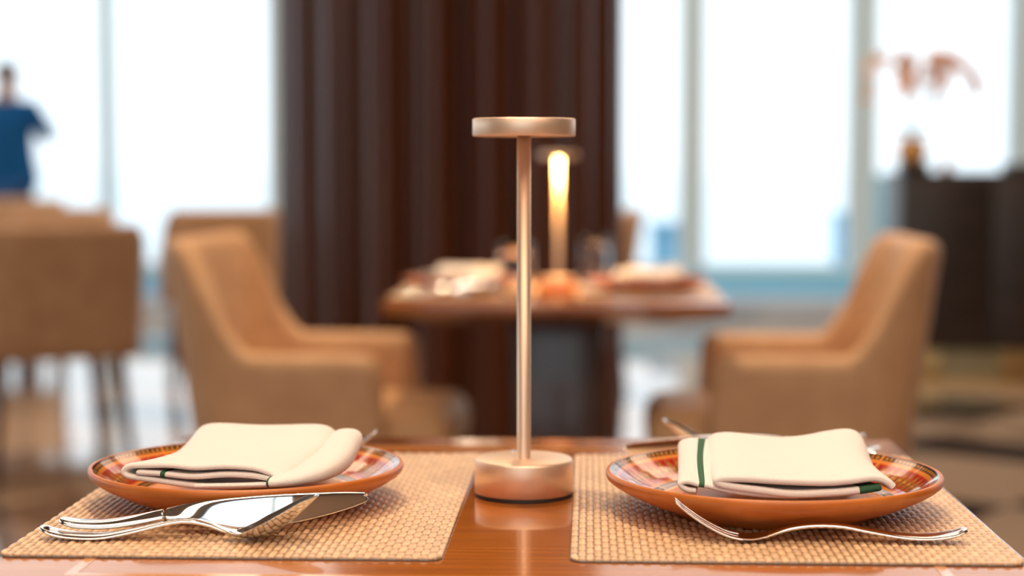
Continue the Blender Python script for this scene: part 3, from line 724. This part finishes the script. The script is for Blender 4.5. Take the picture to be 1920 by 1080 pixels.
chair_copy('tan armchair beyond the left chair of the farther table, beside the column edge', (cx(412, 8.3), 8.3, 0), math.pi / 2 + .30)
chair_copy('tan armchair in the left background below the standing person', (cx(72, 8.1), 8.1, 0), -math.pi / 2 - .2)
chair_copy('pale blurred chair at the left edge of the picture, closest to the window', (cx(25, 10.9), 10.9, 0), -math.pi / 2)
chair_copy('tan armchair mostly hidden behind the right edge of the fluted column', (cx(1072, 8.3), 8.3, 0), math.pi)
# left background table
t3 = copy_tree(table2); t3['label'] = 'dark wooden table at the left edge of the picture, behind the chair seen from behind'
t3.location = (cx(-120, 7.25), 7.25, 0)

# ------------------------------------------------------------------ cabinet, orchid
CY = 8.4
c0 = aty(1689, 322, CY); cxl = float(c0[0]); ctop = float(c0[2]); cbot = float(aty(1689, 655, CY)[2])
cab = empty('dark_sideboard', (cxl + .85, CY + .22, 0), 'very dark brown sideboard on brass legs at the right edge of the picture', 'sideboard')
box('body', (-.85, -.22, cbot), (.85, .22, ctop), M_cab, cab, .006)
for k in range(4):
    dr = box('door', (-.835 + k * .42, -.235, cbot + .015), (-.835 + k * .42 + .412, -.22, ctop - .03), M_cab, cab, .003)
for sx in (-.80, 0, .80):
    box('leg', (sx - .035, -.20, 0), (sx + .035, -.17, cbot), M_ped, cab, .003)
box('plinth_panel', (-.62, -.10, 0), (-.34, -.08, cbot), mat('pale_reflection_panel', (.62, .56, .33), .4), cab, .003)  # pale colour stands in for reflected light below the sideboard
box('plinth_panel', (-.84, -.06, 0), (.84, -.04, cbot), M_brass, cab, .003)
box('stretcher', (-.80, -.195, .0), (.80, -.175, .02), M_brass, cab, .003)
ps = float(aty(1740, 305, CY)[2])
tray = box('raised_plinth', (cxl, CY - .02, ctop), (cxl + .137, CY + .14, ps), M_cab, bev=.004)
tag(tray, 'small dark raised block under the orchid pot on the sideboard', 'stand')
bk = box('dark_box', (float(aty(1893, 305, CY)[0]), CY, ctop), (float(aty(1893, 305, CY)[0]) + .2, CY + .2, float(aty(1893, 306, CY)[2])), M_cab, bev=.006)
tag(bk, 'low dark box on the sideboard at the right edge of the picture', 'box')
M_pot = mat('amber_glazed_pot', (.42, .20, .05), .3, coat=.4); noise_color(M_pot, (.50, .22, .05), (.80, .42, .12), 20)
M_pet = mat('peach_petal', (.88, .50, .30), .6); M_stem = mat('green_stem', (.16, .22, .13), .6); M_leaf = mat('dark_leaf', (.03, .10, .09), .4)
opx = cxl + .062; OY = CY + .06
orc = empty('potted_orchid', (opx, OY, ps), 'orchid with drooping peach flowers in an amber pot on the sideboard', 'potted plant')
lathe('pot', [(0, 0), (.056, 0), (.067, .02), (.077, .06), (.074, .09), (.058, .107), (.064, .112), (.057, .112), (.055, .10), (0, .095)], M_pot, orc, seg=32)
def leaf(ang, ln, w_, parent):
    vs = []; fs = []
    for i in range(9):
        t = i / 8; r = ln * t; z = .10 + .05 * math.sin(t * 2.4); ww = w_ * math.sin(math.pi * min(t * .9 + .08, 1)) ** .7
        for s in (-1, 0, 1):
            vs.append((r * math.cos(ang) - s * ww * math.sin(ang), r * math.sin(ang) + s * ww * math.cos(ang), z + abs(s) * .006))
    for i in range(8):
        for s in range(2): fs.append((i * 3 + s, i * 3 + s + 1, (i + 1) * 3 + s + 1, (i + 1) * 3 + s))
    o = mesh_obj('leaf', vs, fs, M_leaf, parent); sm = o.modifiers.new('t', 'SOLIDIFY'); sm.thickness = .003
for a in (0.2, 1.3, 2.9, 3.6, 4.6, 5.6): leaf(a, .10, .018, orc)
def flower_mesh():
    vs = []; fs = []
    for k in range(5):
        a = 2 * math.pi * k / 5 + .3; L_ = .024; w_ = .012 if k % 2 else .015; o = len(vs)
        for i in range(5):
            t = i / 4; r = .003 + L_ * t; ww = w_ * math.sin(math.pi * (.12 + .86 * t)) ** .7
            for s in (-1, 0, 1): vs.append((.006 * math.sin(t * 3) + abs(s) * .002, r * math.cos(a) - s * ww * math.sin(a), r * math.sin(a) + s * ww * math.cos(a)))
        for i in range(4):
            for s in range(2): fs.append((o + i * 3 + s, o + i * 3 + s + 1, o + (i + 1) * 3 + s + 1, o + (i + 1) * 3 + s))
    me = bpy.data.meshes.new('flower'); me.from_pydata(vs, [], fs); me.materials.append(M_pet)
    me.polygons.foreach_set('use_smooth', [True] * len(me.polygons)); return me
FM = flower_mesh()
def opt(px, py): p = aty(px, py, OY); return Vector((float(p[0]) - opx, 0, float(p[2]) - ps))
stems = [([(1708, 262), (1695, 200), (1690, 130), (1702, 104), (1705, 130), (1700, 178)], 2, 13),
         ([(1716, 262), (1728, 190), (1738, 130), (1758, 104), (1790, 112), (1815, 140), (1830, 178)], 3, 11),
         ([(1712, 262), (1720, 180), (1742, 125), (1760, 112), (1768, 140), (1750, 190)], 2, 13),
         ([(1704, 262), (1698, 190), (1680, 130), (1655, 106), (1636, 125), (1628, 185)], 3, 6)]
for si, (pp, st0, nf) in enumerate(stems):
    pts = crom([tuple(opt(*p)) for p in pp], 6); pts[:, 1] += np.linspace(0, 1, len(pts)) * (.03 * (si - 1.5))
    pts[0][2] = .09
    v, fc = tube(pts, [.0024] * len(pts), 8); mesh_obj('stem', v, fc, M_stem, orc)
    s0 = st0 * 6
    for q in range(nf):
        i = s0 - 2 + int((len(pts) - 1 - s0 + 2) * q / max(nf - 1, 1)); p = pts[i]
        fo = bpy.data.objects.new('flower', FM); COL.objects.link(fo); fo.parent = orc
        fo.location = (p[0] + random.uniform(-.012, .012), p[1] + random.uniform(-.012, .012), p[2] + random.uniform(-.014, .010))
        fo.rotation_euler = (random.uniform(-.5, .5), random.uniform(-.4, .6), random.uniform(-2.4, -.8)); sc = random.uniform(1.15, 1.6) * (.8 if si == 3 else 1); fo.scale = (sc, sc, sc)
M_bott = mat('copper_ceramic', (.45, .20, .11), .35)
bp = aty(1777, 322, CY)
bo = lathe('pointed_bottle', [(0, 0), (.026, 0), (.030, .006), (.026, .025), (.015, .050), (.010, .075), (.008, .095), (.004, .104), (0, .105)], M_bott, seg=32)
bo.location = (float(bp[0]), CY + .03, ctop); tag(bo, 'small copper-brown pointed bottle beside the orchid on the sideboard', 'bottle')

# ------------------------------------------------------------------ standing person
M_suit = mat('blue_suit', (.006, .10, .29), .8, spec=.2); M_trs = mat('navy_trousers', (.02, .09, .25), .85); M_skin = mat('skin', (.45, .27, .19), .55); M_hair = mat('dark_hair', (.012, .011, .012), .6); M_shoe = mat('black_shoe', (.01, .01, .01), .3)
def skin_body(name, verts, edges, rads, m_, parent, root=0):
    me = bpy.data.meshes.new(name); me.from_pydata(verts, edges, []); me.materials.append(m_)
    o = bpy.data.objects.new(name, me); COL.objects.link(o); o.parent = parent
    md = o.modifiers.new('skin', 'SKIN'); md.use_smooth_shade = True
    for i, r in enumerate(rads):
        sv = me.skin_vertices[0].data[i]; sv.radius = r if isinstance(r, tuple) else (r, r); sv.use_root = (i == root)
    sb = o.modifiers.new('sub', 'SUBSURF'); sb.levels = 2; sb.render_levels = 2
    return o
PY = 11.6
p0 = aty(14, 320, PY); per = empty('person', (float(p0[0]), PY, 0), 'person in a blue suit standing by the window with one elbow raised, back turned', 'person')
# body faces the window (+Y); local x to the right
J = [(0, 0, .96), (0, -.01, 1.12), (0, -.01, 1.30), (0, 0, 1.44), (0, .015, 1.51), (0, .035, 1.57), (0, .03, 1.65), (0, .02, 1.70),
     (.17, 0, 1.43), (.275, .03, 1.235), (.12, .26, 1.30), (.03, .33, 1.36),
     (-.17, 0, 1.43), (-.27, .03, 1.22), (-.12, .26, 1.28), (-.04, .33, 1.35),
     (.09, 0, .92), (.10, .01, .50), (.10, -.02, .09), (.10, .10, .04),
     (-.09, 0, .92), (-.10, .01, .50), (-.10, -.02, .09), (-.10, .10, .04)]
E_ = [(0, 1), (1, 2), (2, 3), (3, 4), (4, 5), (5, 6), (6, 7), (3, 8), (8, 9), (9, 10), (10, 11), (3, 12), (12, 13), (13, 14), (14, 15), (0, 16), (16, 17), (17, 18), (18, 19), (0, 20), (20, 21), (21, 22), (22, 23)]
Rd = [(.13, .10), (.125, .095), (.14, .10), (.11, .08), .055, (.065, .08), (.078, .095), (.05, .06), .055, .042, .033, .022, .055, .042, .033, .022, .085, .058, .04, .035, .085, .058, .04, .035]
skin_body('body', J, E_, Rd, M_skin, per)
JJ = [(0, 0, .86), (0, 0, .98), (0, -.01, 1.14), (0, -.01, 1.30), (0, 0, 1.43), (0, .01, 1.475), (.17, 0, 1.425), (.29, .03, 1.225), (.15, .23, 1.285), (-.17, 0, 1.425), (-.285, .03, 1.21), (-.15, .23, 1.265)]
EJ = [(0, 1), (1, 2), (2, 3), (3, 4), (4, 5), (4, 6), (6, 7), (7, 8), (4, 9), (9, 10), (10, 11)]
RJ = [(.25, .13), (.235, .125), (.20, .12), (.195, .125), (.135, .105), (.075, .07), .075, .055, .042, .075, .055, .042]
skin_body('jacket', JJ, EJ, RJ, M_suit, per)
skin_body('trousers', [(0, 0, .94), (.09, 0, .88), (.10, .01, .50), (.10, -.02, .12), (-.09, 0, .88), (-.10, .01, .50), (-.10, -.02, .12)], [(0, 1), (1, 2), (2, 3), (0, 4), (4, 5), (5, 6)], [(.15, .115), .10, .078, .062, .10, .078, .062], M_trs, per)
for s in (-1, 1):
    skin_body('shoe', [(s * .10, -.05, .045), (s * .10, .05, .045), (s * .10, .17, .035)], [(0, 1), (1, 2)], [.045, .05, .035], M_shoe, per)
# hair cap
def cap():
    b = bmesh.new(); bmesh.ops.create_uvsphere(b, u_segments=24, v_segments=16, radius=1)
    for v in list(b.verts):
        if v.co.z < -.15 or (v.co.y > .55 and v.co.z < .35): b.verts.remove(v)
    for v in b.verts: v.co = Vector((v.co.x * .088, v.co.y * .105 + .02, v.co.z * .088 + 1.662))
    me = bpy.data.meshes.new('hair'); b.to_mesh(me); b.free(); me.materials.append(M_hair)
    o = bpy.data.objects.new('hair', me); COL.objects.link(o); o.parent = per
    me.polygons.foreach_set('use_smooth', [True] * len(me.polygons)); sm = o.modifiers.new('t', 'SOLIDIFY'); sm.thickness = .012
cap()
